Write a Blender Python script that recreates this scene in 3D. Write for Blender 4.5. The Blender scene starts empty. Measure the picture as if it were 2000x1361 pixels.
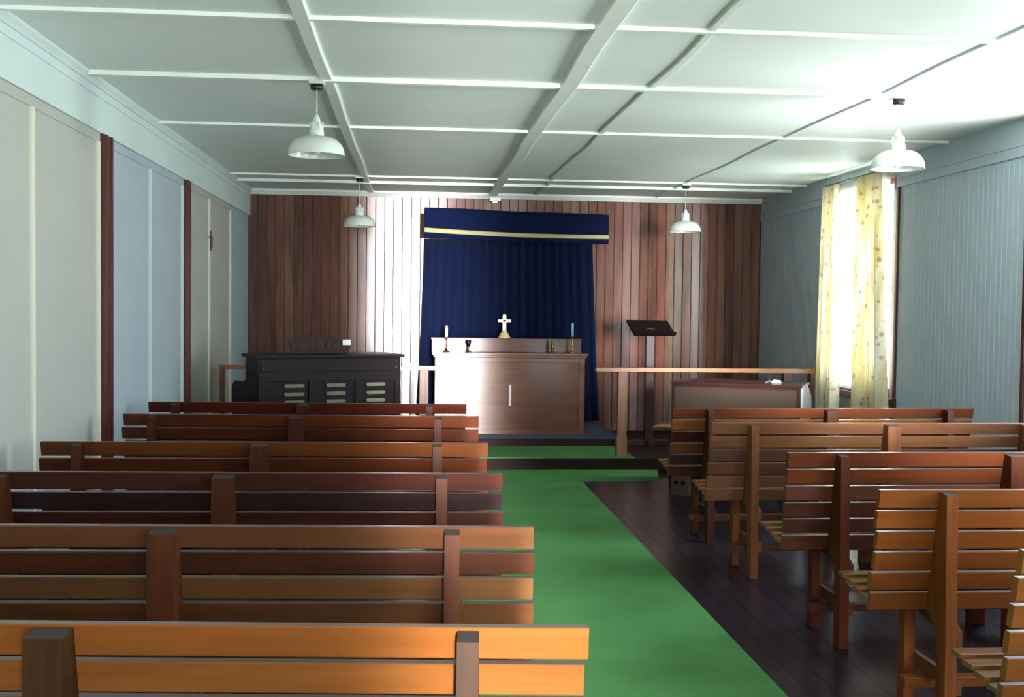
import bpy, bmesh, math, random
from mathutils import Vector, Matrix
R = math.radians
random.seed(7)
scene = bpy.context.scene
col = scene.collection

# ------------------------------------------------------------------ helpers
def lin(c):
    return tuple(((v/255)/12.92 if v/255 <= .04045 else ((v/255+.055)/1.055)**2.4) for v in c)

MAP = None
class MB:
    """collects shapes, then links them as one mesh object"""
    def __init__(s): s.v = []; s.f = []; s.m = []; s.c = []; s.smooth = []
    def add(s, vs, fs, mi=0, c=(1, 1, 1), smooth=False, M=None):
        n = len(s.v)
        for p in vs:
            p = Vector(p)
            if M is not None: p = M @ p
            s.v.append(tuple(p))
        for f in fs:
            s.f.append(tuple(i+n for i in f)); s.m.append(mi); s.c.append(c); s.smooth.append(smooth)
        return s
    def box(s, x0, x1, y0, y1, z0, z1, mi=0, c=(1, 1, 1), b=0.0, M=None):
        x0, x1 = min(x0, x1), max(x0, x1); y0, y1 = min(y0, y1), max(y0, y1); z0, z1 = min(z0, z1), max(z0, z1)
        if b > 0:
            bm = bmesh.new(); bmesh.ops.create_cube(bm, size=1)
            for v in bm.verts:
                v.co = Vector(((x0+x1)/2+v.co.x*(x1-x0), (y0+y1)/2+v.co.y*(y1-y0), (z0+z1)/2+v.co.z*(z1-z0)))
            bmesh.ops.bevel(bm, geom=bm.edges[:]+bm.verts[:], offset=b, segments=2, profile=.7, affect='EDGES')
            bm.verts.index_update()
            s.add([v.co.copy() for v in bm.verts], [[v.index for v in f.verts] for f in bm.faces], mi, c, M=M)
            bm.free(); return s
        vs = [(x, y, z) for z in (z0, z1) for y in (y0, y1) for x in (x0, x1)]
        return s.add(vs, [(0, 2, 3, 1), (4, 5, 7, 6), (0, 1, 5, 4), (2, 6, 7, 3), (0, 4, 6, 2), (1, 3, 7, 5)], mi, c, M=M)
    def prism(s, poly, a0, a1, axis='X', mi=0, c=(1, 1, 1), M=None, topmi=None):
        """poly: list of 2D points; extruded along axis from a0 to a1"""
        n = len(poly)
        def P(a, p):
            return {'X': (a, p[0], p[1]), 'Y': (p[0], a, p[1]), 'Z': (p[0], p[1], a)}[axis]
        vs = [P(a0, p) for p in poly]+[P(a1, p) for p in poly]
        fs = [tuple(range(n))[::-1], tuple(range(n, 2*n))]+[(i, (i+1) % n, n+(i+1) % n, n+i) for i in range(n)]
        return s.add(vs, fs, mi, c, M=M)
    def lathe(s, prof, seg=32, mi=0, c=(1, 1, 1), M=None, smooth=True):
        vs = []; fs = []
        for r, z in prof:
            for k in range(seg):
                a = 2*math.pi*k/seg; vs.append((r*math.cos(a), r*math.sin(a), z))
        for i in range(len(prof)-1):
            for k in range(seg):
                fs.append((i*seg+k, i*seg+(k+1) % seg, (i+1)*seg+(k+1) % seg, (i+1)*seg+k))
        fs.append(tuple(range(seg))[::-1]); fs.append(tuple(range((len(prof)-1)*seg, len(prof)*seg)))
        return s.add(vs, fs, mi, c, smooth, M=M)
    def tube(s, p0, p1, r, seg=12, mi=0, c=(1, 1, 1)):
        p0 = Vector(p0); p1 = Vector(p1); d = p1-p0
        M = Matrix.Translation(p0) @ d.to_track_quat('Z', 'Y').to_matrix().to_4x4()
        return s.lathe([(r, 0), (r, d.length)], seg, mi, c, M=M)
    def grid(s, fn, nu, nv, mi=0, c=(1, 1, 1), smooth=True):
        vs = [fn(i/nu, j/nv) for j in range(nv+1) for i in range(nu+1)]
        fs = [(j*(nu+1)+i, j*(nu+1)+i+1, (j+1)*(nu+1)+i+1, (j+1)*(nu+1)+i) for j in range(nv) for i in range(nu)]
        return s.add(vs, fs, mi, c, smooth)
    def build(s, name, mats, parent=None, loc=None, rz=0, solid=0, fix=True):
        if MAP: s.v = [MAP(p) for p in s.v]
        me = bpy.data.meshes.new(name); me.from_pydata(s.v, [], s.f)
        if not isinstance(mats, (list, tuple)): mats = [mats]
        for m in mats: me.materials.append(m)
        for i, p in enumerate(me.polygons):
            p.material_index = s.m[i]; p.use_smooth = s.smooth[i]
        at = me.color_attributes.new('tone', 'FLOAT_COLOR', 'CORNER')
        k = 0
        for i, p in enumerate(me.polygons):
            for _ in p.vertices:
                at.data[k].color = (*s.c[i], 1); k += 1
        if fix:
            bm = bmesh.new(); bm.from_mesh(me); bmesh.ops.recalc_face_normals(bm, faces=bm.faces[:]); bm.to_mesh(me); bm.free()
        me.update()
        o = bpy.data.objects.new(name, me); col.objects.link(o)
        if parent: o.parent = parent
        if loc: o.location = loc
        o.rotation_euler.z = rz
        if solid:
            md = o.modifiers.new('Solidify', 'SOLIDIFY'); md.thickness = solid; md.offset = 0
        return o

def thing(name, label, cat, loc=(0, 0, 0), rz=0, group=None):
    o = bpy.data.objects.new(name, None); col.objects.link(o); o.empty_display_size = .1
    o.location = loc; o.rotation_euler.z = rz
    return tag(o, label, cat, group)
def tag(o, label, cat, group=None):
    o['label'] = label; o['category'] = cat
    if group: o['group'] = group
    return o
def struct(o):
    o['kind'] = 'structure'; return o

# ------------------------------------------------------------------ materials
def new_mat(name):
    m = bpy.data.materials.new(name); m.use_nodes = True
    nt = m.node_tree; b = nt.nodes['Principled BSDF']
    return m, nt, b
def N(nt, t, **k):
    n = nt.nodes.new(t)
    for a, v in k.items(): setattr(n, a, v)
    return n
def mixrgb(nt, typ, fac, a, b):
    n = N(nt, 'ShaderNodeMix', data_type='RGBA', blend_type=typ)
    for sock, v in ((n.inputs[0], fac), (n.inputs[6], a), (n.inputs[7], b)):
        if isinstance(v, bpy.types.NodeSocket): nt.links.new(v, sock)
        else: sock.default_value = v if not isinstance(v, tuple) else (*v[:3], 1)
    return n.outputs[2]
def ramp(nt, fac, stops):
    n = N(nt, 'ShaderNodeValToRGB'); nt.links.new(fac, n.inputs[0])
    e = n.color_ramp.elements
    while len(e) > 1: e.remove(e[-1])
    e[0].position = stops[0][0]; e[0].color = (*stops[0][1], 1)
    for p, c in stops[1:]:
        q = e.new(p); q.color = (*c, 1)
    return n.outputs[0]
def coords(nt, scale, rot=(0, 0, 0)):
    tc = N(nt, 'ShaderNodeTexCoord'); mp = N(nt, 'ShaderNodeMapping')
    mp.inputs['Scale'].default_value = scale; mp.inputs['Rotation'].default_value = rot
    nt.links.new(tc.outputs['Object'], mp.inputs[0]); return mp.outputs[0]
def noise(nt, vec, sc, detail=4, rough=.55, dist=0):
    n = N(nt, 'ShaderNodeTexNoise'); n.inputs['Scale'].default_value = sc; n.inputs['Detail'].default_value = detail
    n.inputs['Roughness'].default_value = rough; n.inputs['Distortion'].default_value = dist
    nt.links.new(vec, n.inputs['Vector']); return n.outputs[0]
def g(v): return (v, v, v)

def wood(name, grain='X', rough=.4, coat=.0, contrast=.35, bump=.15, spec=.5, aniso=0, blotch=.3, base=(1, 1, 1), cr=.2, coatior=1.5):
    """grain runs along the named axis; the colour of every board comes from the tone attribute"""
    m, nt, b = new_mat(name)
    s = {'X': (1.2, 22, 22), 'Y': (22, 1.2, 22), 'Z': (22, 22, 1.2)}[grain]
    v = coords(nt, s)
    at = N(nt, 'ShaderNodeAttribute', attribute_name='tone')
    add = N(nt, 'ShaderNodeVectorMath', operation='MULTIPLY_ADD')
    nt.links.new(at.outputs['Vector'], add.inputs[0]); add.inputs[1].default_value = (40, 57, 83); nt.links.new(v, add.inputs[2])
    n1 = noise(nt, add.outputs[0], 1.0, 6, .6, .6)
    f1 = ramp(nt, n1, [(.22, g(1-contrast)), (.5, g(1-contrast*.1)), (.8, g(1+contrast*.35))])
    v2 = coords(nt, {'X': (1.3, 5, 5), 'Y': (5, 1.3, 5), 'Z': (9, 9, 1.0)}[grain])
    add2 = N(nt, 'ShaderNodeVectorMath', operation='MULTIPLY_ADD')
    nt.links.new(at.outputs['Vector'], add2.inputs[0]); add2.inputs[1].default_value = (31, 47, 23); nt.links.new(v2, add2.inputs[2])
    n2 = noise(nt, add2.outputs[0], 1.3, 3, .5, .3)
    f2 = ramp(nt, n2, [(.2, g(1-blotch*1.15)), (.5, g(1.0)), (.8, g(1+blotch*.4))])
    c = mixrgb(nt, 'MULTIPLY', 1.0, at.outputs['Color'], f1)
    c = mixrgb(nt, 'MULTIPLY', 1.0, c, f2)
    if base != (1, 1, 1): c = mixrgb(nt, 'MULTIPLY', 1.0, c, base)
    nt.links.new(c, b.inputs['Base Color'])
    rr = ramp(nt, n2, [(.1, g(rough*.96)), (.9, g(min(1, rough*1.04)))])
    nt.links.new(rr, b.inputs['Roughness'])
    b.inputs['Specular IOR Level'].default_value = spec
    b.inputs['Coat Weight'].default_value = coat; b.inputs['Coat Roughness'].default_value = cr; b.inputs['Coat IOR'].default_value = coatior
    if aniso:
        b.inputs['Anisotropic'].default_value = aniso
        t = N(nt, 'ShaderNodeTangent', direction_type='RADIAL', axis='Z'); nt.links.new(t.outputs[0], b.inputs['Tangent'])
        b.inputs['Anisotropic Rotation'].default_value = .25
    bp = N(nt, 'ShaderNodeBump'); bp.inputs['Strength'].default_value = bump; bp.inputs['Distance'].default_value = .002
    nt.links.new(n1, bp.inputs['Height']); nt.links.new(bp.outputs[0], b.inputs['Normal'])
    return m

def paint(name, c, rough=.5, var=.05, bump=.1, vs=3.0, spec=.4):
    m, nt, b = new_mat(name)
    v = coords(nt, (1, 1, 1)); n = noise(nt, v, vs, 5, .6)
    at = N(nt, 'ShaderNodeAttribute', attribute_name='tone')
    f = ramp(nt, n, [(.3, g(1-var)), (.7, g(1+var*.3))])
    cc = mixrgb(nt, 'MULTIPLY', 1.0, lin(c), f)
    cc = mixrgb(nt, 'MULTIPLY', 1.0, cc, at.outputs['Color'])
    nt.links.new(cc, b.inputs['Base Color']); b.inputs['Roughness'].default_value = rough
    b.inputs['Specular IOR Level'].default_value = spec
    n2 = noise(nt, v, 60, 3, .6); bp = N(nt, 'ShaderNodeBump'); bp.inputs['Strength'].default_value = bump; bp.inputs['Distance'].default_value = .002
    nt.links.new(n2, bp.inputs['Height']); nt.links.new(bp.outputs[0], b.inputs['Normal'])
    return m

def simple(name, c, rough=.5, metal=0, spec=.5, coat=0, sheen=0):
    m, nt, b = new_mat(name)
    v = coords(nt, (1, 1, 1)); n = noise(nt, v, 25, 3, .5)
    f = ramp(nt, n, [(.3, g(.93)), (.7, g(1.03))])
    cc = mixrgb(nt, 'MULTIPLY', 1.0, lin(c), f); nt.links.new(cc, b.inputs['Base Color'])
    b.inputs['Roughness'].default_value = rough; b.inputs['Metallic'].default_value = metal
    b.inputs['Specular IOR Level'].default_value = spec; b.inputs['Coat Weight'].default_value = coat
    b.inputs['Sheen Weight'].default_value = sheen
    return m

def fabric(name, c, rough=.95, sheen=.3, streak=.0, pattern=False, transl=0):
    m, nt, b = new_mat(name)
    v = coords(nt, (1, 1, 1)); n = noise(nt, v, 90, 3, .6)
    base = mixrgb(nt, 'MULTIPLY', 1.0, lin(c), ramp(nt, n, [(.3, g(.85)), (.7, g(1.08))]))
    if pattern:
        vv = coords(nt, (1, 1, 1))
        vo = N(nt, 'ShaderNodeTexVoronoi'); vo.inputs['Scale'].default_value = 11; nt.links.new(vv, vo.inputs['Vector'])
        no = noise(nt, vv, 45, 2, .5)
        mm = N(nt, 'ShaderNodeMath', operation='MULTIPLY_ADD'); nt.links.new(no, mm.inputs[0]); mm.inputs[1].default_value = .35; nt.links.new(vo.outputs['Distance'], mm.inputs[2])
        fl = ramp(nt, mm.outputs[0], [(.0, lin((170, 100, 80))), (.30, lin((190, 130, 104))), (.36, lin((176, 170, 120))), (.44, (1, 1, 1))])
        base = mixrgb(nt, 'MULTIPLY', .55, base, fl)
        n3 = noise(nt, coords(nt, (1, 9, .6)), 2.2, 2, .5)
        base = mixrgb(nt, 'MULTIPLY', 1.0, base, ramp(nt, n3, [(.4, lin((240, 230, 194))), (.6, (1, 1, 1))]))
    nt.links.new(base, b.inputs['Base Color']); b.inputs['Roughness'].default_value = rough
    b.inputs['Specular IOR Level'].default_value = .1; b.inputs['Sheen Weight'].default_value = sheen
    bp = N(nt, 'ShaderNodeBump'); bp.inputs['Strength'].default_value = .3; bp.inputs['Distance'].default_value = .002
    nt.links.new(n, bp.inputs['Height']); nt.links.new(bp.outputs[0], b.inputs['Normal'])
    if transl:
        tr = N(nt, 'ShaderNodeBsdfTranslucent'); nt.links.new(base, tr.inputs[0])
        mx = N(nt, 'ShaderNodeMixShader'); mx.inputs[0].default_value = transl
        out = nt.nodes['Material Output']
        nt.links.new(b.outputs[0], mx.inputs[1]); nt.links.new(tr.outputs[0], mx.inputs[2]); nt.links.new(mx.outputs[0], out.inputs[0])
    return m

def glass_mat():
    m, nt, b = new_mat('window glass'); nt.nodes.remove(b)
    t = N(nt, 'ShaderNodeBsdfTransparent'); t.inputs[0].default_value = (.93, .96, .95, 1)
    gl = N(nt, 'ShaderNodeBsdfGlossy'); gl.inputs['Roughness'].default_value = .02
    lw = N(nt, 'ShaderNodeLayerWeight'); lw.inputs[0].default_value = .5
    pw = N(nt, 'ShaderNodeMath', operation='POWER'); nt.links.new(lw.outputs['Facing'], pw.inputs[0]); pw.inputs[1].default_value = 5
    fr = N(nt, 'ShaderNodeMath', operation='MULTIPLY_ADD'); nt.links.new(pw.outputs[0], fr.inputs[0]); fr.inputs[1].default_value = .6; fr.inputs[2].default_value = .03
    mx = N(nt, 'ShaderNodeMixShader'); nt.links.new(fr.outputs[0], mx.inputs[0])
    nt.links.new(t.outputs[0], mx.inputs[1]); nt.links.new(gl.outputs[0], mx.inputs[2])
    nt.links.new(mx.outputs[0], nt.nodes['Material Output'].inputs[0]); return m

M = {}
M['pew'] = wood('pew timber', 'X', rough=.26, spec=.3, contrast=.3, bump=.12, blotch=.28)
M['pewz'] = wood('pew upright timber', 'Z', rough=.5, spec=.12, contrast=.45, bump=.2, blotch=.35)
M['pewy'] = wood('pew rail timber', 'Y', rough=.45, spec=.4, contrast=.35, bump=.15)
M['endgrain'] = simple('dark end grain', (58, 50, 46), .75, spec=.25)
M['wallboard'] = wood('varnished wall boards', 'Z', rough=.23, spec=.7, contrast=.35, bump=.015, aniso=1.0, blotch=.55)
M['altar'] = wood('varnished altar timber', 'X', rough=.21, spec=.32, contrast=.25, bump=.01, blotch=.3, aniso=.9)
M['rail'] = wood('varnished rail timber', 'X', rough=.25, spec=.6, contrast=.3, bump=.05)
M['railz'] = wood('worn post timber', 'Z', rough=.5, spec=.4, contrast=.4, bump=.1, blotch=.4)
M['riser'] = wood('dull dark timber', 'X', rough=.7, spec=.15, contrast=.25, bump=.03)
M['mahog'] = wood('dark stained timber', 'X', rough=.35, spec=.3, contrast=.25, bump=.03)
M['organ'] = wood('near black organ case', 'X', rough=.42, spec=.15, contrast=.2, bump=.03)
M['ceil'] = paint('pale green ceiling paint', (228, 236, 231), .55, .05, .05, 1.2)
M['ceilbat'] = paint('white batten paint', (232, 238, 232), .4, .03, .05)
M['frieze'] = paint('pale mint frieze paint', (196, 211, 210), .5, .04, .05)
M['cream'] = paint('cream panel paint', (170, 171, 164), .75, .04, .15)
M['blue'] = paint('pale blue panel paint', (160, 173, 181), .75, .04, .15)
M['batcream'] = paint('pale cream batten paint', (214, 212, 196), .5, .03, .05)
M['batblue'] = paint('pale blue batten paint', (200, 210, 210), .5, .03, .05)
M['grey'] = paint('blue grey panel paint', (160, 178, 188), .75, .04, .15)
M['tg'] = paint('grey green board paint', (184, 199, 210), .5, .05, .05)
M['lining'] = paint('grey gloss lining paint', (176, 170, 164), .25, .05, .03)
M['brown'] = paint('dark red brown gloss paint', (84, 40, 34), .3, .12, .05)
M['carpet'] = None
M['bluecarpet'] = fabric('dark blue carpet', (20, 24, 72), sheen=.1)
M['drape'] = fabric('navy velvet drape', (12, 23, 56), sheen=.05)
M['drapeband'] = fabric('pale gold braid', (190, 180, 128), sheen=.1)
M['floral'] = fabric('floral curtain cloth', (246, 243, 232), sheen=0, pattern=True, transl=.38)
M['blind'] = fabric('white net', (246, 248, 246), sheen=0, transl=.85)
M['lampwhite'] = simple('white enamel', (206, 212, 207), .25, spec=.5)
M['cordm'] = simple('pale flex', (190, 196, 190), .6)
M['black'] = simple('black bakelite', (30, 27, 26), .35)
M['brass'] = simple('polished brass', (214, 170, 84), .28, 1.0)
M['brassdull'] = simple('dull green brass', (120, 116, 60), .4, 1.0)
M['bronze'] = simple('dark bronze', (96, 52, 30), .35, .9)
M['goldwhite'] = simple('bright gilt', (244, 222, 170), .4, .35)
M['candlew'] = simple('white wax', (216, 224, 224), .5)
M['candleb'] = simple('pale blue wax', (140, 186, 204), .45)
M['paper'] = simple('white paper', (238, 238, 232), .8)
M['grille'] = fabric('grey brown grille cloth', (78, 62, 54), sheen=.1)
M['slot'] = fabric('pale slot cloth', (122, 122, 104), sheen=.1)
M['hole'] = simple('black void', (8, 7, 7), .9, spec=.1)
M['litside'] = paint('window lit panel tint', (170, 170, 176), .3, .03, .02)  # pale tone stands in for window light on the organ's end panel
M['glass'] = glass_mat()

def carpet_mat():
    m, nt, b = new_mat('green carpet')
    v = coords(nt, (1, 1, 1)); n = noise(nt, v, 320, 3, .7); n2 = noise(nt, v, 2.2, 3, .5)
    c = mixrgb(nt, 'MULTIPLY', 1.0, lin((84, 134, 80)), ramp(nt, n, [(.3, g(.72)), (.7, g(1.15))]))
    c = mixrgb(nt, 'MULTIPLY', 1.0, c, ramp(nt, n2, [(.35, g(.9)), (.65, g(1.04))]))
    nt.links.new(c, b.inputs['Base Color']); b.inputs['Roughness'].default_value = 1; b.inputs['Specular IOR Level'].default_value = .05
    b.inputs['Sheen Weight'].default_value = 0.0
    bp = N(nt, 'ShaderNodeBump'); bp.inputs['Strength'].default_value = .5; bp.inputs['Distance'].default_value = .004
    nt.links.new(n, bp.inputs['Height']); nt.links.new(bp.outputs[0], b.inputs['Normal']); return m
M['carpet'] = carpet_mat()
M['floor'] = wood('dark polished floorboards', 'Y', rough=.25, spec=.5, contrast=.22, bump=.03, blotch=.12)

# ------------------------------------------------------------------ room dimensions
XL, XR, YB, YF, ZC = -1.97, 4.22, 13.55, -2.0, 2.967     # left, right, far wall, rear wall, ceiling
WINS = [(9.665, 11.20), (6.20, 7.40), (2.00, 3.20)]         # windows in the right wall
WZ0, WZ1 = .84, 2.80

# floor boards
mb = MB(); x = XL-.1; rnd = random.Random(3)
while x < XR+.1:
    k = rnd.uniform(.75, 1.25); c = tuple(k*v for v in lin((30, 24, 34)))
    mb.box(x, x+.108, YF-.1, YB+.1, -.03, 0, c=c); x += .11
mb.box(XL-.1, XR+.1, YF-.1, YB+.1, -.06, -.028, c=lin((20, 16, 16)))
struct(mb.build('floor', M['floor']))

# ceiling with battens
struct(MB().box(XL-.1, XR+.1, YF-.1, YB+.1, ZC, ZC+.05).build('ceiling', M['ceil']))
n_trim = 0
def trim(mb, m, **k):
    global n_trim; n_trim += 1
    return struct(mb.build('trim_%d' % n_trim, m, **k))
for y, w, t in ((-.2, .04, .02), (1.6, .05, .025), (3.42, .04, .02), (5.44, .04, .02), (6.88, .06, .027), (8.69, .04, .018), (11.93, .04, .018), (12.45, .055, .03)):
    trim(MB().box(XL+.02, XR-.01, y-w/2, y+w/2, ZC-t, ZC+.01, b=.003), M['ceilbat'])
def longbat(x, w, t, wob, ph):
    def sec(y):
        dx = wob*(math.sin(y*1.9+ph)+.5*math.sin(y*3.7+ph*2)); return x+dx
    mb = MB(); ys = [YF+i*.25 for i in range(int((YB-YF)/.25)+1)]+[YB-.01]
    vs = []
    for y in ys:
        c = sec(y)
        vs += [(c-w/2, y, ZC+.01), (c-w/2, y, ZC-t), (c+w/2-.006, y, ZC-t), (c+w/2, y, ZC-t+.006), (c+w/2, y, ZC+.01)]
    fs = []
    for i in range(len(ys)-1):
        for k in range(4): fs.append((i*5+k, i*5+k+1, (i+1)*5+k+1, (i+1)*5+k))
    mb.add(vs, fs)
    return trim(mb, M['ceilbat'])
longbat(-.54, .07, .022, .005, 0); longbat(.905, .10, .034, .008, 1); longbat(1.43, .04, .014, .011, 2.2); longbat(2.885, .035, .012, .013, .5)
# cornices
trim(MB().prism([(YB, ZC), (YB-.07, ZC), (YB-.065, ZC-.02), (YB-.03, ZC-.05), (YB-.02, ZC-.062), (YB, ZC-.062)], XL, XR, 'X'), M['ceilbat'])
trim(MB().prism([(XL, ZC), (XL+.055, ZC), (XL+.052, ZC-.012), (XL+.036, ZC-.035), (XL+.03, ZC-.05), (XL, ZC-.05)], YF, YB, 'Y'), M['frieze'])
# small bracket block where the wide beam meets the far cornice
mb = MB(); mb.box(.87, 1.0, YB-.17, YB-.02, ZC-.10, ZC-.06, b=.004); mb.box(.90, .965, YB-.15, YB-.02, ZC-.125, ZC-.098, b=.004)
trim(mb, M['ceilbat'])

# left wall: frieze, sheets, battens, brown posts
struct(MB().box(XL-.12, XL-.012, YF-.1, YB+.1, 0, ZC+.02).build('wall_left', M['cream']))
for y0, y1, m in ((YF, 7.25, 'cream'), (7.25, 9.8, 'blue'), (9.8, 12.22, 'cream'), (12.22, YB, 'grey')):
    trim(MB().box(XL-.02, XL, y0, y1, 0, 2.70), M[m])
trim(MB().box(XL-.02, XL+.022, YF, YB, 2.655, ZC, b=.002), M['frieze'])
trim(MB().box(XL-.02, XL+.028, YF, YB, ZC-.105, ZC-.098, b=.002), M['frieze'])
for y0, y1, m in ((YF, 7.25, 'cream'), (7.475, 9.79, 'blue'), (9.99, 12.18, 'cream')):
    trim(MB().box(XL-.02, XL+.006, y0, y1, 2.598, 2.656), M[m])
for y, w, m in ((2.4, .04, 'cream'), (3.6, .045, 'cream'), (4.8, .04, 'cream'), (6.0, .045, 'cream'), (7.21, .06, 'cream'), (8.58, .045, 'blue'), (9.74, .06, 'blue'), (10.99, .05, 'cream'), (12.22, .09, 'cream')):
    trim(MB().box(XL-.02, XL+.014, y-w/2, y+w/2, 0, 2.60, b=.003), M['bat'+m])
for y0, y1 in ((7.255, 7.47), (9.80, 9.985)):
    mb = MB(); mb.box(XL-.02, XL+.03, y0, y1, 0, 2.655, b=.003); mb.box(XL-.02, XL+.04, y0+.03, y0+.06, 0, 2.655, b=.003); mb.box(XL-.02, XL+.04, y1-.07, y1-.04, 0, 2.655, b=.003)
    trim(mb, M['brown'])
struct(MB().box(XL-.02, XL+.02, YF, YB, 0, .11, b=.003).build('baseboard_left', M['brown']))

# far wall: vertical tongue and groove boards
struct(MB().box(XL-.15, XR+.15, YB+.018, YB+.12, 0, ZC+.05).build('wall_back', M['brown']))
mb = MB(); x = XL; rnd = random.Random(11)
tones = [(98, 58, 48), (86, 50, 42), (106, 72, 60), (78, 44, 40), (100, 60, 50), (90, 56, 50), (112, 80, 66), (72, 40, 38)]
while x < XR:
    c = [v*q*rnd.uniform(.88, 1.1) for v, q in zip([.55*a_+.45*b_ for a_, b_ in zip(lin(rnd.choice(tones)), lin((92, 56, 46)))], (1.55, 1.6, 1.5))]
    w = .1065; x1 = min(x+w, XR); ty = rnd.uniform(-.0002, .0002); z1 = ZC
    b_ = .006
    ya, yb = YB-.0013+ty, YB+.0013-ty
    vs = []
    for z in (0.0, z1):
        vs += [(x, ya+.008, z), (x+b_, ya, z), (x1-b_, yb, z), (x1, yb+.008, z), (x1, YB+.02, z), (x, YB+.02, z)]
    mb.add(vs, [(0, 1, 7, 6), (1, 2, 8, 7), (2, 3, 9, 8), (3, 4, 10, 9), (5, 0, 6, 11), (6, 7, 8, 9, 10, 11), (5, 4, 3, 2, 1, 0)], 0, tuple(c))
    x = x1
struct(mb.build('wall_back', M['wallboard']))

# right wall: painted boards with window openings
def tgwall(rects, name):
    mb = MB()
    for y0, y1, z0, z1 in rects:
        y = y0
        while y < y1-1e-4:
            ye = min(y+.072, y1); b_ = .004
            vs = []
            for z in (z0, z1):
                vs += [(XR+.003, y, z), (XR, y+b_, z), (XR, ye-b_, z), (XR+.003, ye, z), (XR+.12, ye, z), (XR+.12, y, z)]
            mb.add(vs, [(0, 1, 7, 6), (1, 2, 8, 7), (2, 3, 9, 8), (3, 4, 10, 9), (4, 5, 11, 10), (5, 0, 6, 11), (6, 7, 8, 9, 10, 11), (5, 4, 3, 2, 1, 0)])
            y = ye
    return struct(mb.build(name, M['tg']))
rects = []; prev = YF-.1
for y0, y1 in sorted(WINS):
    rects += [(prev, y0, 0, ZC+.02), (y0, y1, 0, WZ0), (y0, y1, WZ1, ZC+.02)]; prev = y1
rects.append((prev, YB+.1, 0, ZC+.02))
tgwall(rects, 'wall_right')
segs = []; prev = YF
for y0, y1 in sorted(WINS): segs.append((prev, y0-.10)); prev = y1+.10
segs.append((prev, YB))
for y0, y1 in segs:
    mb = MB(); mb.box(XR-.014, XR+.01, y0, y1, 2.70, 2.775, b=.003); mb.box(XR-.02, XR+.01, y0, y1, 2.775, 2.785, b=.002); mb.box(XR-.012, XR+.01, y0, y1, 2.785, ZC)
    trim(mb, M['tg'])
struct(MB().box(XR-.02, XR+.01, YF, YB, 0, .11, b=.003).build('baseboard_right', M['brown']))

# windows of the right wall
for i, (y0, y1) in enumerate(WINS):
    W = bpy.data.objects.new('window_%d' % (i+1), None); col.objects.link(W); struct(W); W.location = (XR, (y0+y1)/2, WZ0)
    hy = (y1-y0)/2; H = WZ1-WZ0
    mb = MB()   # architrave and reveal
    for s in (-1, 1): mb.box(-.022, .10, s*(hy+.10), s*(hy+.062), -.10, 2.70-WZ0, b=.004)
    mb.build('window_frame', M['brown'], W)
    mb = MB()
    for s in (-1, 1): mb.box(-.010, .08, s*(hy+.064), s*(hy-.002), -.06, 2.69-WZ0, b=.003)
    mb.box(-.012, .10, -hy-.10, hy+.10, H, H+.03, b=.004)
    mb.build('window_lining', M['lining'], W)
    MB().box(-.05, .12, -hy-.11, hy+.11, -.07, -.0, b=.006).build('window_sill', M['brown'], W)
    mb = MB()
    for s in (-1, 1): mb.box(-.004, .06, s*hy, s*(hy-.035), 0, H, b=.003)
    mb.box(.02, .06, -hy, hy, 0, .08, b=.003); mb.box(.02, .06, -hy, hy, H-.05, H, b=.003)
    mb.box(.025, .065, -hy, hy, H*.5-.02, H*.5+.02, b=.003)
    mb.build('window_sash', paint('sash paint %d' % i, (150, 78, 62), .3), W)
    MB().box(.038, .042, -hy+.04, hy-.04, .06, H-.04).build('window_pane', M['glass'], W)

# rear wall behind the photographer: entrance and window
DX0, DX1, DZ = .14, 1.15, 2.75
RX0, RX1 = 2.6, 3.7
mb = MB()
for x0, x1, z0, z1 in ((XL-.1, DX0, 0, ZC+.02), (DX0, DX1, DZ, ZC+.02), (DX1, RX0, 0, ZC+.02), (RX0, RX1, 0, .9), (RX0, RX1, 2.6, ZC+.02), (RX1, XR+.1, 0, ZC+.02)):
    mb.box(x0, x1, YF-.12, YF, z0, z1)
struct(mb.build('wall_rear', M['cream']))
D = bpy.data.objects.new('door_1', None); col.objects.link(D); struct(D); D.location = ((DX0+DX1)/2, YF, 0)
hw = (DX1-DX0)/2; mb = MB()
for s in (-1, 1): mb.box(s*hw, s*(hw+.09), -.12, .02, 0, DZ+.09, b=.003)
mb.box(-hw-.09, hw+.09, -.12, .02, DZ, DZ+.09, b=.003)
mb.build('door_frame', M['brown'], D)
W = bpy.data.objects.new('window_4', None); col.objects.link(W); struct(W); W.location = ((RX0+RX1)/2, YF, .9)
hw = (RX1-RX0)/2; mb = MB()
for s in (-1, 1): mb.box(s*(hw-.05), s*(hw+.08), -.10, .02, 0, 1.7, b=.003)
mb.box(-hw, hw, -.10, .02, 0, .06, b=.003); mb.box(-hw, hw, -.10, .02, 1.64, 1.72, b=.003); mb.box(-hw, hw, -.08, -.04, .82, .86, b=.003)
mb.build('window_frame', M['brown'], W)
MB().box(-hw+.04, hw-.04, -.062, -.058, .05, 1.66).build('window_pane', M['glass'], W)

# chancel platform
mb = MB(); PY = 11.04; PZ = .12
mb.box(XL, XR, PY, YB, 0, PZ, c=lin((40, 24, 22)))
struct(mb.build('floor_platform', M['riser']))
mb = MB(); 
o = MB().box(-1.2, 2.20, PY-.004, 11.962, PZ-.002, PZ+.008, b=.003).build('platform_carpet', M['carpet'])
tag(o, 'green carpet lying on the raised platform in front of the altar', 'carpet')
E1 = thing('altar_step', 'low dark step with blue carpet top under the altar', 'step', (1.05, 12.75, PZ))
MB().box(-1.25, 1.20, -.785, .79, 0, .074, c=lin((48, 30, 30)), b=.003).build('step_base', M['riser'], E1)
MB().box(-1.25, 1.20, -.79, .79, .074, .083, b=.003).build('step_carpet', M['bluecarpet'], E1)
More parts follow.
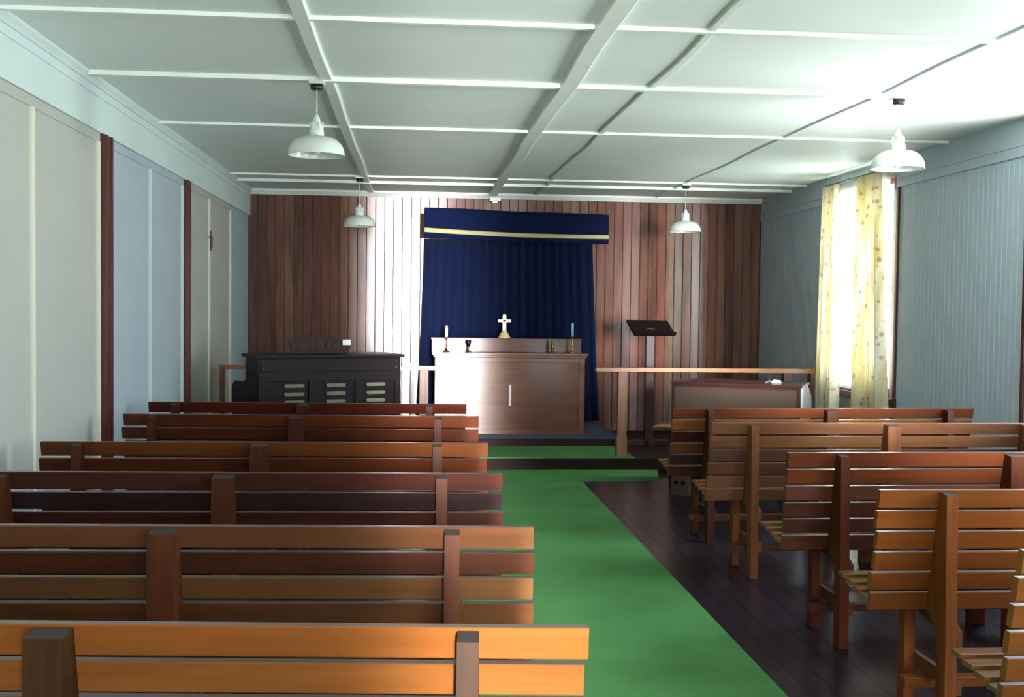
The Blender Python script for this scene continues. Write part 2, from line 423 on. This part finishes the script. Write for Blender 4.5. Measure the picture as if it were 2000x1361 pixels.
# aisle carpet
mb = MB(); poly = [(.27, YF+.3), (1.552, YF+.3), (1.552, 10.30), (2.30, 10.37), (2.42, PY-.006), (-.02, PY-.006), (-.02, 10.3), (.27, 10.3)]
mb.prism(poly, 0, .008, 'Z')
tag(mb.build('aisle_carpet', M['carpet']), 'long green aisle carpet running between the pews to the platform', 'carpet')

# ------------------------------------------------------------------ pews
PK = .45; KP = .9643
def pewmap(p):
    z = p[2]
    return (p[0]*KP, p[1]*KP, z*.3465/.3 if z < .3 else .0572+KP*z)
def make_pew(label, group, X, Y, rz, sg, slats, post, length=2.28, seatc=None):
    """sg +1: extends to +x from its aisle end, -1: to -x"""
    global MAP
    T = thing('pew', label, 'pew', (X*KP, Y*KP, 0), rz, group); MAP = pewmap
    rnd = random.Random(int(Y*100)+(5 if sg > 0 else 0))
    # backrest of six slats on a raking line
    mb = MB(); lean = .10/.515
    for i in range(6):
        zt = .90-i*.0863; zb = zt-.0735
        c = tuple(v*PK for v in lin(slats[i])); y0 = (.90-zt)*lean; y1 = (.90-zb)*lean; th = .033; j = rnd.uniform(-.006, .006)
        M4 = Matrix(((1, 0, 0, 0), (0, 1, 0, 0), (0, 0, 1, 0), (0, 0, 0, 1)))
        xa, xb = sg*j, sg*(length+rnd.uniform(-.01, .01))
        e = .003
        poly = [(y0+e, zt), (y0+th-e, zt), (y0+th, zt-e), (y1+th, zb+e), (y1+th-e, zb), (y1+e, zb), (y1, zb+e), (y0, zt-e)]
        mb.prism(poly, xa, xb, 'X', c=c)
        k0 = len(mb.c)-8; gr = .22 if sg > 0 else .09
        mb.c[k0] = tuple(v*.55+gr*q for v, q in zip(c, (.92, 1.0, 1.12)))  # worn pale tops with bluish window sheen painted in, stronger on the window side
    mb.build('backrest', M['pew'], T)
    # seat slats
    mb = MB(); sc = seatc or slats[2]
    for i in range(4):
        y0 = .115+i*.078; z0 = .428+i*.012; c = tuple(v*PK*rnd.uniform(.7, .95) for v in lin(sc))
        mb.box(-sg*.005, sg*(length+.0), y0, y0+.070, z0, z0+.018, c=c, b=.003)
    mb.build('seat', M['pew'], T)
    pc = lin(post); pc = (pc[0]*PK*1.15, pc[1]*PK*.92, pc[2]*PK*.72)
    xs = [(.262, .047), (1.165, .085), (2.065, .047)]
    for k, (px, w) in enumerate(xs):
        x = sg*px
        poly = [(-.062, .886), (-.070, .55), (-.078, .40), (-.088, 0), (-.010, 0), (.0, .30), (.02, .36), (.095, .405), (.0015, .893)]
        mb = MB(); mb.prism(poly, x-w/2, x+w/2, 'X', c=pc)
        # end grain top: last polygon side is the top face
        mb.m[2+len(poly)-1] = 1
        mb.build('post', [M['pewz'], M['endgrain']], T)
        MB().prism([(.285, .44), (.350, .452), (.345, 0), (.285, 0)], x-w/2, x+w/2, 'X', c=pc).build('leg', M['pewz'], T)
        mb = MB()
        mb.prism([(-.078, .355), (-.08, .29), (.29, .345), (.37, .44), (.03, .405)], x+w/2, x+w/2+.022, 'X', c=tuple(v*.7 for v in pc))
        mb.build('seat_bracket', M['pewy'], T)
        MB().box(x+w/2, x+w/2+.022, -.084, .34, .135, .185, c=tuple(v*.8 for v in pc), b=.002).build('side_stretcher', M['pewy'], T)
    MB().box(sg*.18, sg*(length-.12), .14, .20, .10, .132, c=tuple(v*PK for v in lin(slats[3])), b=.002).build('long_stretcher', M['pew'], T)
    MAP = None
    return T
GL, GR = 'pews on the carpet side along the panelled wall', 'pews on the window side of the aisle'
O = (172, 104, 46)
left = [
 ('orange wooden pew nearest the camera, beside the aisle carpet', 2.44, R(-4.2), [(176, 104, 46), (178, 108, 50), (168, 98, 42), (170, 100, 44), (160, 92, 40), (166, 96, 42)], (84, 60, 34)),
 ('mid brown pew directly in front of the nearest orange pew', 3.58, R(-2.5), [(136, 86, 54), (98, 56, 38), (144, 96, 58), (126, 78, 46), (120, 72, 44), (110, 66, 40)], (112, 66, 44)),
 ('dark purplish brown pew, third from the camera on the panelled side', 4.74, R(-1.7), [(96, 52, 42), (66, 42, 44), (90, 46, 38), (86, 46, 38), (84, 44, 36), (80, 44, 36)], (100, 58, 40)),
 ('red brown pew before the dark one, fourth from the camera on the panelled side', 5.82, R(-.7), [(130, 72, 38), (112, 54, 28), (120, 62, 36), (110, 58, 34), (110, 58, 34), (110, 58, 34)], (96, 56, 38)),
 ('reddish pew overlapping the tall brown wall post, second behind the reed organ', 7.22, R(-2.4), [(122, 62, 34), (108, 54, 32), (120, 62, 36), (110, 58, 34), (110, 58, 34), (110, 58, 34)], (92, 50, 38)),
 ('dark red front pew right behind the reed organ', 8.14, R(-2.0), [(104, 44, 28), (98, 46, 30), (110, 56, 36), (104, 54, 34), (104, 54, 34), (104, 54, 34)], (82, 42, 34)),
]
ends = [.384, .386, .38, .382, .415, .371]
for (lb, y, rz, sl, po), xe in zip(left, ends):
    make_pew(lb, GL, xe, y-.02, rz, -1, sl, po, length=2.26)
right = [
 ('front pew with mixed red and yellow slats behind the electric organ', 1.848, 7.90, R(2.2), [(132, 70, 42), (166, 102, 46), (86, 40, 30), (134, 76, 38), (90, 58, 52), (106, 62, 50)], (110, 66, 48)),
 ('pale tan pew with one purplish slat, second from the front on the window side', 1.846, 6.86, R(1.6), [(158, 104, 74), (166, 112, 74), (126, 84, 70), (140, 90, 66), (158, 108, 78), (160, 108, 76)], (164, 110, 78)),
 ('deep red brown pew with glinting gaps, third from the front on the window side', 1.857, 5.42, R(1.2), [(142, 74, 44), (146, 76, 42), (140, 82, 64), (112, 62, 48), (108, 62, 52), (124, 68, 50)], (120, 66, 44)),
 ('orange brown pew with pale bright gaps, fourth from the front on the window side', 1.84, 4.28, R(0), [(172, 98, 46), (184, 102, 44), (176, 96, 40), (168, 90, 38), (164, 90, 40), (160, 88, 40)], (160, 98, 52)),
 ('orange pew cut off at the corner of the picture, nearest on the window side', 1.80, 3.17, R(0), [(196, 128, 62), (188, 116, 54), (186, 112, 52), (182, 108, 48), (176, 104, 46), (170, 100, 44)], (160, 98, 52)),
]
for lb, x, y, rz, sl, po in right:
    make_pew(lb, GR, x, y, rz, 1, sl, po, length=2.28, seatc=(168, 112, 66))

# ------------------------------------------------------------------ altar
AY = 12.415; AZ = .203
A = thing('altar', 'polished reddish wood altar with a raised shelf, on the blue step', 'altar', (1.055, AY, AZ))
c1, c2 = lin((104, 62, 42)), lin((112, 68, 44))
mb = MB(); mb.box(-.815, .815, .012, .60, 0, .83, c=c1); mb.build('body', M['altar'], A)
for s in (-1, 1): MB().box(s*.815, s*.835, -.0, .58, 0, .845, c=c1, b=.003).build('end_panel', M['altar'], A)
mb = MB()
mb.box(-.832, -.77, -.004, .014, 0, .845, c=c2, b=.003); mb.box(.77, .832, -.004, .014, 0, .845, c=c2, b=.003)
mb.box(-.77, .77, -.004, .014, .80, .845, c=c2, b=.003); mb.box(-.77, .77, -.004, .014, 0, .05, c=c2, b=.003)
mb.build('front_frame', M['altar'], A)
mb = MB(); mb.box(-.868, .868, -.03, .62, .872, .90, c=c2, b=.004); mb.box(-.852, .852, -.016, .61, .845, .874, c=c2, b=.006)
mb.build('top', M['altar'], A)
mb = MB(); mb.box(-.862, .845, .38, .62, .90, 1.035, c=lin((92, 48, 38))); mb.box(-.875, .852, .365, .63, 1.035, 1.052, c=lin((92, 48, 38)), b=.004)
mb.build('raised_shelf', M['altar'], A)
MB().box(-.013, .013, -.010, .014, .315, .545, b=.002).build('front_strip', simple('pale strip', (200, 190, 188), .4), A)['label'] = 'pale upright strip'  # thin pale upright strip on the altar front
# cross and vessels on the altar
SH = AZ+1.052; TP = AZ+.90
K = thing('altar_cross', 'small gilt cross on a stepped foot standing on the altar shelf', 'cross', (1.02, AY+.46, SH))
mb = MB()
mb.lathe([(.071, 0), (.071, .012), (.062, .02), (.055, .045), (.036, .062), (.028, .085), (.022, .092)], 28)
mb.build('foot', M['goldwhite'], K)
mb = MB(); mb.box(-.021, .021, -.010, .010, .088, .262, b=.004); mb.box(-.075, .075, -.010, .010, .182, .212, b=.004)
mb.lathe([(.021, .262), (.020, .268), (.013, .276), (.004, .279)], 16, M=Matrix.Diagonal((1, .48, 1, 1)))
mb.build('cross_body', M['goldwhite'], K)
def candlestick(x, y, label, mat, cm, h, hc, r=.011):
    T = thing('candlestick', label, 'candlestick', (x, y, TP), 0, 'candlesticks on the altar')
    MB().lathe([(.038, 0), (.038, .006), (.024, .014), (.010, .028), (.006, .05), (.007, h*.4), (.012, h*.45), (.007, h*.5), (.006, h*.8), (.010, h*.86), (.018, h*.93), (.018, h)], 20).build('stem', mat, T)
    MB().lathe([(r, h-.004), (r, h+hc*.93), (r*.5, h+hc), (.002, h+hc+.006)], 16).build('candle', cm, T)
candlestick(.349, AY+.13, 'dark bronze candlestick with white candle at the glaring end of the altar', M['bronze'], M['candlew'], .165, .125, .016)
candlestick(1.762, AY+.13, 'bright brass candlestick with pale blue candle at the shaded end of the altar', M['brass'], M['candleb'], .20, .135, .014)
V = thing('chalice', 'dark goblet standing on the altar beside the bronze candlestick', 'goblet', (.595, AY+.13, TP))
MB().lathe([(.034, 0), (.034, .006), (.012, .016), (.008, .05), (.012, .056), (.008, .062)], 20).build('stem', M['brassdull'], V)
MB().lathe([(.008, .060), (.022, .075), (.028, .105), (.031, .135), (.028, .135), (.024, .105), (.006, .078)], 20).build('bowl', simple('dark metal', (50, 34, 28), .35, .8), V)
V = thing('altar_vase', 'small greenish brass vase beside the blue candle', 'vase', (1.538, AY+.13, TP))
MB().lathe([(.030, 0), (.030, .008), (.012, .02), (.012, .03), (.022, .05), (.022, .085), (.012, .10), (.014, .135), (.018, .14)], 20).build('body', M['brassdull'], V)

# dossal curtain and pelmet
mb = MB()
def dfold(u, v):
    z = 2.41-v*2.155; xl = .10-.055*v-.03*v*v; xr = 2.11+.10*v+.02*v*v
    x = xl+(xr-xl)*u
    ph = u*2*math.pi*19
    y = 13.41+.022*math.sin(ph+.8*math.sin(u*9))+.012*math.sin(ph*.43+1.3)+.01*v*math.sin(u*13)
    return (x+.006*math.sin(ph*.5+v*2), y, z)
mb.grid(dfold, 300, 14)
tag(mb.build('altar_curtain', M['drape'], fix=False, solid=.004), 'long dark blue curtain hanging on the boarded wall behind the altar', 'curtain')
Pm = thing('pelmet', 'blue cloth pelmet with gold stripe above the blue altar curtain', 'pelmet', (1.19, 13.30, 2.40))
def pel(u, v, dy=0):
    x = -1.09+2.185*u; zt = .367-.048*u+.004*math.sin(u*9); zb = .020-.045*u-.014*math.sin(u*math.pi)
    return (x, dy+.006*math.sin(u*17)+.008*math.sin(v*2.5+u*5), zb+(zt-zb)*(1-v))
mb = MB(); mb.grid(lambda u, v: pel(u, v), 80, 8)
mb.build('pelmet_cloth', M['drape'], Pm, fix=False, solid=.012)
mb = MB(); mb.grid(lambda u, v: (pel(u, .2)[0], pel(u, .7)[1]-.010, pel(u, 1)[2]+.062+.05*v-.006*math.sin(u*math.pi)-.004*u), 80, 1)
mb.build('gold_stripe', M['drapeband'], Pm, fix=False, solid=.003)
MB().box(-1.135, 1.07, .02, .21, .02, .30, c=lin((46, 24, 22)), b=.004).build('pelmet_board', M['riser'], Pm)

# ------------------------------------------------------------------ communion rails
def rail(label, X0, X1, posts, thin, cl, name='communion_rail'):
    T = thing(name, label, 'rail', ((X0+X1)/2, 11.15, PZ), 0, 'altar rails'); cx = (X0+X1)/2
    MB().box(X0-cx, X1-cx, -.05, .05, .855, .898, c=cl, b=.005).build('handrail', M['rail'], T)
    for x, wd, cc in posts:
        mb = MB(); mb.box(x-cx-wd/2, x-cx+wd/2, -wd/2, wd/2, .0095, .858, c=cc, b=.004)
        mb.box(x-cx-wd/2-.008, x-cx+wd/2+.008, -wd/2-.008, wd/2+.008, .0095, .215, c=cc, b=.004)
        mb.build('post', M['railz'], T)
    MB().box(thin-cx-.018, thin-cx+.018, -.05, .05, .0, .856, c=lin((120, 80, 62)), b=.003).build('end_leg', M['railz'], T)
RC = lin((168, 112, 70))
rail('varnished altar rail on the platform beside the lectern and electric organ', 1.803, 4.055, [(2.075, .088, lin((150, 104, 78))), (3.77, .09, lin((80, 48, 40)))], 4.02, RC)
rail('varnished altar rail passing behind the black reed organ', -1.888, .328, [(.092, .085, lin((150, 120, 104)))], -1.865, RC)
o = MB().box(-.05, .05, -.035, .035, 0, .03, b=.003).build('hymn_book', M['paper'], loc=(-.075, 11.15, PZ+.899), rz=.1)
tag(o, 'small white booklet lying on the altar rail beside the reed organ', 'book')

# ------------------------------------------------------------------ reed organ seen from the back
OG = thing('reed_organ', 'black reed organ seen from behind with pale oblong sound slots', 'organ', (-1.308, 9.60, 0), R(23))
blk = lin((22, 11, 14)); L = 1.285
mb = MB()
prof = [(0, 0), (.86, 0), (.86, .80), (.80, .885), (.46, .905), (.40, .93), (.40, 1.15), (0, 1.15)]
mb.prism([(p[0]+.015, p[1]) for p in prof], .012, L-.012, 'X', c=blk)
mb.build('case', M['organ'], OG)
for xx in (0, L-.03): MB().prism([(.005, 0), (.90, 0), (.90, .86), (.82, .915), (.48, .925), (.42, .95), (.42, 1.152), (.005, 1.152)], xx, xx+.03, 'X', c=blk).build('side_panel', M['organ'], OG)
MB().box(-.03, L+.03, -.025, .45, 1.15, 1.178, c=lin((26, 14, 17)), b=.006).build('lid', M['organ'], OG)
mb = MB(); mb.box(.02, L-.02, -.004, .02, 1.03, 1.14, c=lin((26, 14, 17)), b=.004)
for xx in (0, .44, .86, L-.05): mb.box(xx+.0, xx+.05, -.004, .02, .05, 1.03, c=lin((26, 14, 17)), b=.004)
mb.box(.05, L-.05, -.003, .02, .95, 1.03, c=lin((26, 14, 17)), b=.003)
mb.build('back_frame', M['organ'], OG)
for u in (.31, .682, 1.05):
    mb = MB()
    for z in (.912, .842, .772, .702):
        pts = [(u+s*(.088-.013)+s*.013*math.cos(a), z+.0145*math.sin(a)) for s, a in
               [(1, R(k)) for k in range(-90, 91, 30)]+[(-1, R(k)) for k in range(90, -91, -30)]]
        mb.prism(pts, -.006, .01, 'Y')
    mb.build('sound_slot', M['slot'], OG)['label'] = 'column of pale cloth backed slots'
# fretted music rest
mb = MB()
top = [(.335, .10), (.36, .118), (.46, .132), (.55, .155), (.62, .162), (.69, .155), (.79, .132), (.89, .11), (.905, .092)]
out = [(.365, 0)]+top+[(.885, 0)]
out = [(x, 1.178+z) for x, z in out]
inn = []
mb.prism(out, .25, .268, 'Y', c=lin((46, 26, 24)))
for (cx, cz, rx, rz_) in ((.47, .065, .03, .035), (.545, .075, .022, .045), (.62, .085, .028, .05), (.695, .075, .022, .045), (.77, .065, .03, .035), (.43, .05, .012, .02), (.81, .05, .012, .02)):
    pts = [(cx+rx*math.cos(R(a)), 1.178+cz+rz_*math.sin(R(a))*(1 if a % 60 else .8)) for a in range(0, 360, 20)]
    mb.prism(pts, .244, .252, 'Y', c=lin((66, 32, 24)))
mb.build('music_rest', M['organ'], OG)['label'] = 'fretted music rest with red brown openings'
mb = MB()
for xx in (.045, L-.045):
    for z in (1.12, 1.06): mb.lathe([(.006, 0), (.005, .004)], 10, M=Matrix.Translation((xx, -.004, z)) @ Matrix.Rotation(R(90), 4, 'X'))
mb.build('screw_heads', simple('dull steel', (150, 160, 160), .4, .8), OG)
o = MB().box(-.037, .037, -.002, .002, 0, .048).build('paper_note', M['paper'], loc=(-1.308+.86*math.cos(R(23))-.236*math.sin(R(23)), 9.6+.86*math.sin(R(23))+.236*math.cos(R(23)), 1.252), rz=R(23))
tag(o, 'little white paper stuck on the music rest of the reed organ', 'paper')

# ------------------------------------------------------------------ electric organ console
EO = thing('electric_organ', 'low console organ with grey brown cloth back before the altar rail', 'organ', (2.22, 9.55, 0), R(-26))
mc = lin((62, 32, 30)); L = 1.08
mb = MB()
mb.box(0, .022, 0, .62, .19, .965, c=mc, b=.003)
mb.box(0, L, .0, .035, .945, .968, c=mc, b=.003)
mb.box(.0, L, .0, .025, .19, .225, c=mc, b=.003); mb.box(L-.028, L, -.002, .03, .19, .968, c=mc, b=.003)
mb.build('case_frame', M['mahog'], EO)
MB().box(.02, L-.026, .008, .60, .20, .948).build('grille_cloth', M['grille'], EO)
mb = MB(); mb.box(-.012, L+.012, -.012, .50, .966, .986, c=lin((66, 32, 30)), b=.005); mb.box(.12, .77, .12, .45, .986, 1.0, c=lin((60, 28, 28)), b=.004)
mb.build('lid', M['mahog'], EO)
mb = MB(); mb.prism([(.0, .19), (.66, .19), (.66, .70), (.60, .86), (.34, .968), (0, .968)], L, L+.02, 'X')
mb.build('end_panel', M['litside'], EO)['label'] = 'end panel coloured pale with window light'
for xx in (0.0, L-.155):
    T = MB().box(xx, xx+.155, .0, .55, 0, .20, b=.004).build('pedestal', M['grille'], EO)
    mb = MB()
    for q in (.048, .108): mb.lathe([(.016, 0), (.016, .01)], 16, M=Matrix.Translation((xx+q, .002, .115)) @ Matrix.Rotation(R(90), 4, 'X'))
    mb.build('round_hole', M['hole'], T)
o = MB().prism([(-.045, 0), (.045, 0), (.03, .028), (-.02, .034)], -.03, .03, 'Y').build('folded_paper', M['paper'], loc=(2.22+.85*math.cos(R(26))+.2*math.sin(R(26)), 9.55-.85*math.sin(R(26))+.2*math.cos(R(26)), .9885), rz=R(-20))
tag(o, 'folded white paper on top of the electric organ', 'paper')
# organ bench behind the console
B = thing('organ_bench', 'low wooden organ bench half hidden behind the electric organ', 'bench', (2.70, 10.29, 0), R(-26))
MB().box(-.46, .46, -.14, .14, .475, .51, c=lin((132, 92, 56)), b=.005).build('seat', M['pew'], B)
for s in (-1, 1): MB().box(s*.26, s*.30, -.12, .12, 0, .476, c=lin((70, 44, 38)), b=.003).build('leg', M['pewz'], B)
MB().box(-.27, .27, -.015, .015, .12, .18, c=lin((70, 44, 38)), b=.003).build('stretcher', M['pew'], B)

# ------------------------------------------------------------------ lectern
LT = thing('lectern', 'tall dark wooden lectern with sloping book desk behind the rail', 'lectern', (2.55, 12.10, PZ))
MB().box(-.045, .045, -.045, .045, .05, 1.28, c=lin((60, 28, 26)), b=.005).build('post', M['mahog'], LT)
Mt = Matrix.Translation((.01, 0, 1.28)) @ Matrix.Rotation(R(8), 4, 'Z') @ Matrix.Rotation(R(28), 4, 'X')
mb = MB(); mb.box(-.235, .235, -.16, .16, -.012, .012, c=lin((24, 12, 14)), b=.004, M=Mt); mb.box(-.235, .235, -.165, -.15, .01, .04, c=lin((24, 12, 14)), b=.003, M=Mt)
mb.build('book_desk', M['organ'], LT)
mb = MB(); mb.box(-.24, .24, -.04, .04, 0, .06, c=lin((70, 36, 34)), b=.006); mb.box(-.04, .04, -.22, .22, 0, .06, c=lin((70, 36, 34)), b=.006)
mb.build('cross_foot', M['mahog'], LT)

# ------------------------------------------------------------------ pendant lamps
def lamp(x, y, label, zt, drop, r):
    T = thing('pendant_lamp', label, 'pendant lamp', (x, y, zt), 0, 'white pendant lamps')
    MB().box(-.045, .045, -.045, .045, -.022, .0, b=.004).build('ceiling_block', M['lampwhite'], T)
    MB().lathe([(.034, -.052), (.038, -.045), (.038, -.022)], 24).build('ceiling_rose', M['black'], T)
    zb = -drop; hs = .115
    MB().tube((0, 0, -.05), (0, 0, zb+hs+.10), .0045, 8).build('cord', M['cordm'], T)
    mb = MB(); z0 = zb+hs
    mb.lathe([(.046, z0-.008), (.044, z0+.03), (.034, z0+.06), (.026, z0+.075), (.022, z0+.10), (.012, z0+.125), (.006, z0+.13)], 24)
    for a in range(6):
        mb.box(.03, .042, -.004, .004, z0+.02, z0+.085, b=.002, M=Matrix.Rotation(R(60*a), 4, 'Z'))
    mb.build('lamp_holder', M['lampwhite'], T)
    prof = []
    for k in range(15):
        a = R(90*k/14); prof.append((.040+(r-.040)*math.sin(a)**.9 if k else .040, zb+.012+(hs-.012)*math.cos(a)))
    prof += [(r+.002, zb+.006), (r+.002, zb), (r-.003, zb)]
    inner = [(max(.02, q[0]-.005), q[1]-.004) for q in prof[:15]][::-1]
    mb = MB(); mb.lathe(prof+inner, 48); mb.f = mb.f[:-2]; mb.m = mb.m[:-2]; mb.c = mb.c[:-2]; mb.smooth = mb.smooth[:-2]
    mb.build('lamp_shade', M['lampwhite'], T)
    MB().lathe([(.012, z0-.03), (.016, z0-.045), (.027, z0-.075), (.022, z0-.10), (.006, z0-.108)], 16).build('bulb', M['candlew'], T)
lamp(-.60, 6.88, 'large near pendant lamp over the orange pew, with ribbed white holder', 2.945, .445, .168)
lamp(3.01, 6.88, 'near pendant lamp hanging before the curtained window', 2.958, .455, .162)
lamp(-.59, 11.93, 'small far pendant lamp above the reed organ', 2.955, .522, .166)
lamp(2.88, 11.93, 'small far pendant lamp above the lectern side of the boarded wall', 2.955, .515, .168)

# ------------------------------------------------------------------ window dressing
Rl = thing('curtain_rail', 'thin brass coloured curtain rail over the window', 'curtain rail', (4.12, 10.38, 2.866))
MB().tube((0, -.74, 0), (0, .74, 0), .008, 10).build('rod', M['brassdull'], Rl)
mb = MB()
for y in (-.72, 0.0, .72): mb.box(-.004, .10, y-.008, y+.008, -.012, .012, b=.002)
mb.build('bracket', M['brassdull'], Rl)
def curtain(label, yt0, yt1, yb0, yb1, nf, amp, ph, slit=None):
    mb = MB()
    def fn(u, v):
        z = 2.850-v*2.27
        e = v**1.15
        y0 = yt0+(yb0-yt0)*e; y1 = yt1+(yb1-yt1)*e
        a = amp*(.6+.55*v)
        p = u*2*math.pi*nf+ph+.5*math.sin(v*2.2+u*4)
        x = 4.105+a*math.sin(p)+a*.35*math.sin(2.3*p+1)
        if slit is not None:
            s = math.exp(-((u-slit)/.035)**2); x += s*.06*v; a = a
        return (min(x, 4.165), y0+(y1-y0)*u+a*.45*math.cos(p), z)
    mb.grid(fn, 110, 40)
    o = mb.build('window_curtain', M['floral'], fix=False, solid=.002)
    tag(o, label, 'curtain', 'floral window curtains')
curtain('yellow floral curtain at the window edge nearer the altar', 10.74, 11.12, 10.66, 11.14, 4.2, .040, .4)
curtain('yellow floral curtain with deep dark fold at the window edge nearer the pews', 9.75, 10.23, 9.53, 10.20, 4.6, .044, 2.0, .55)
mb = MB(); mb.grid(lambda u, v: (4.182+.006*math.sin(u*40), 9.70+u*1.42, 2.85-v*1.99), 60, 4)
tag(mb.build('window_blind', M['blind'], fix=False, solid=.002), 'white glowing net blind over the window behind the curtains', 'blind')

# crucifix on the panelled wall
CX = thing('crucifix', 'tiny wooden crucifix hung on a batten of the panelled wall', 'crucifix', (XL+.0145, 10.99, 2.11), 0)
mb = MB(); mb.box(0, .012, -.012, .012, 0, .19, b=.002); mb.box(0, .012, -.055, .055, .12, .14, b=.002)
mb.build('cross', M['brown'], CX)
MB().box(.012, .022, -.010, .010, .03, .13, b=.004).build('corpus', M['bronze'], CX)

# ------------------------------------------------------------------ daylight
GLOW = 70.0
w = bpy.data.worlds.new('World'); scene.world = w; w.use_nodes = True
nt = w.node_tree; bg = nt.nodes['Background']
tc = N(nt, 'ShaderNodeTexCoord'); sx = N(nt, 'ShaderNodeSeparateXYZ'); nt.links.new(tc.outputs['Generated'], sx.inputs[0])
mr = N(nt, 'ShaderNodeMapRange'); nt.links.new(sx.outputs[2], mr.inputs[0]); mr.inputs[1].default_value = -.3; mr.inputs[2].default_value = .5
c = ramp(nt, mr.outputs[0], [(0, (1.40, 1.44, 1.38)), (.35, (1.45, 1.5, 1.52)), (.5, (1.0, 1.08, 1.2)), (1, (.76, .92, 1.14))])
# hazy low sun glow on the horizon behind the entrance
def math1(op, a, b_=None):
    n = N(nt, 'ShaderNodeMath', operation=op)
    for i, v in enumerate((a, b_)):
        if v is None: continue
        if isinstance(v, (int, float)): n.inputs[i].default_value = v
        else: nt.links.new(v, n.inputs[i])
    return n.outputs[0]
gx = math1('DIVIDE', math1('SUBTRACT', sx.outputs[0], .030), .030)
gz = math1('DIVIDE', math1('SUBTRACT', sx.outputs[2], .05), .17)
gg = math1('EXPONENT', math1('MULTIPLY', math1('ADD', math1('MULTIPLY', gx, gx), math1('MULTIPLY', gz, gz)), -1.0))
gg = math1('MULTIPLY', gg, math1('LESS_THAN', sx.outputs[1], 0.0))
glow = math1('MULTIPLY', gg, GLOW)
cmb = N(nt, 'ShaderNodeCombineXYZ'); [nt.links.new(glow, cmb.inputs[i]) for i in range(3)]
side = math1('MULTIPLY_ADD', math1('MAXIMUM', sx.outputs[0], 0.0), .35); side.node.inputs[2].default_value = 1.0
scl = N(nt, 'ShaderNodeVectorMath', operation='SCALE'); nt.links.new(c, scl.inputs[0]); nt.links.new(side, scl.inputs['Scale'])
ad = N(nt, 'ShaderNodeVectorMath', operation='ADD'); nt.links.new(scl.outputs[0], ad.inputs[0]); nt.links.new(cmb.outputs[0], ad.inputs[1])
nt.links.new(ad.outputs[0], bg.inputs[0]); bg.inputs[1].default_value = 9.0
def portal(name, loc, rot, sx_, sy_):
    l = bpy.data.lights.new(name, 'AREA'); l.shape = 'RECTANGLE'; l.size = sx_; l.size_y = sy_; l.cycles.is_portal = True
    o = bpy.data.objects.new(name, l); col.objects.link(o); o.location = loc; o.rotation_euler = rot
for y0, y1 in WINS: portal('daylight_portal', (XR+.13, (y0+y1)/2, (WZ0+WZ1)/2), (0, R(90), 0), WZ1-WZ0+.05, y1-y0+.05)
portal('daylight_portal', ((DX0+DX1)/2, YF-.13, DZ/2), (R(90), 0, 0), DX1-DX0+.05, DZ+.05)
portal('daylight_portal', ((RX0+RX1)/2, YF-.13, 1.75), (R(90), 0, 0), RX1-RX0+.05, 1.75)

# ------------------------------------------------------------------ camera
yaw, pit, rol, f = .08607, .03587, .01227, 2200
F = Vector((math.sin(yaw)*math.cos(pit), math.cos(yaw)*math.cos(pit), -math.sin(pit)))
rt = Vector((math.cos(yaw), -math.sin(yaw), 0)); up = rt.cross(F)
RT = math.cos(rol)*rt+math.sin(rol)*up; UP = -math.sin(rol)*rt+math.cos(rol)*up
cam = bpy.data.cameras.new('camera'); co = bpy.data.objects.new('camera', cam); col.objects.link(co)
co.matrix_world = Matrix.Translation((0, 0, 1.6)) @ Matrix((RT, UP, -F)).transposed().to_4x4()
cam.sensor_width = 36; cam.lens = f/2000*36; cam.clip_start = .05
scene.camera = co
vs = scene.view_settings; vs.view_transform = 'Standard'; vs.look = 'None'; vs.gamma = 1; vs.use_curve_mapping = False
vs.exposure = 0.96
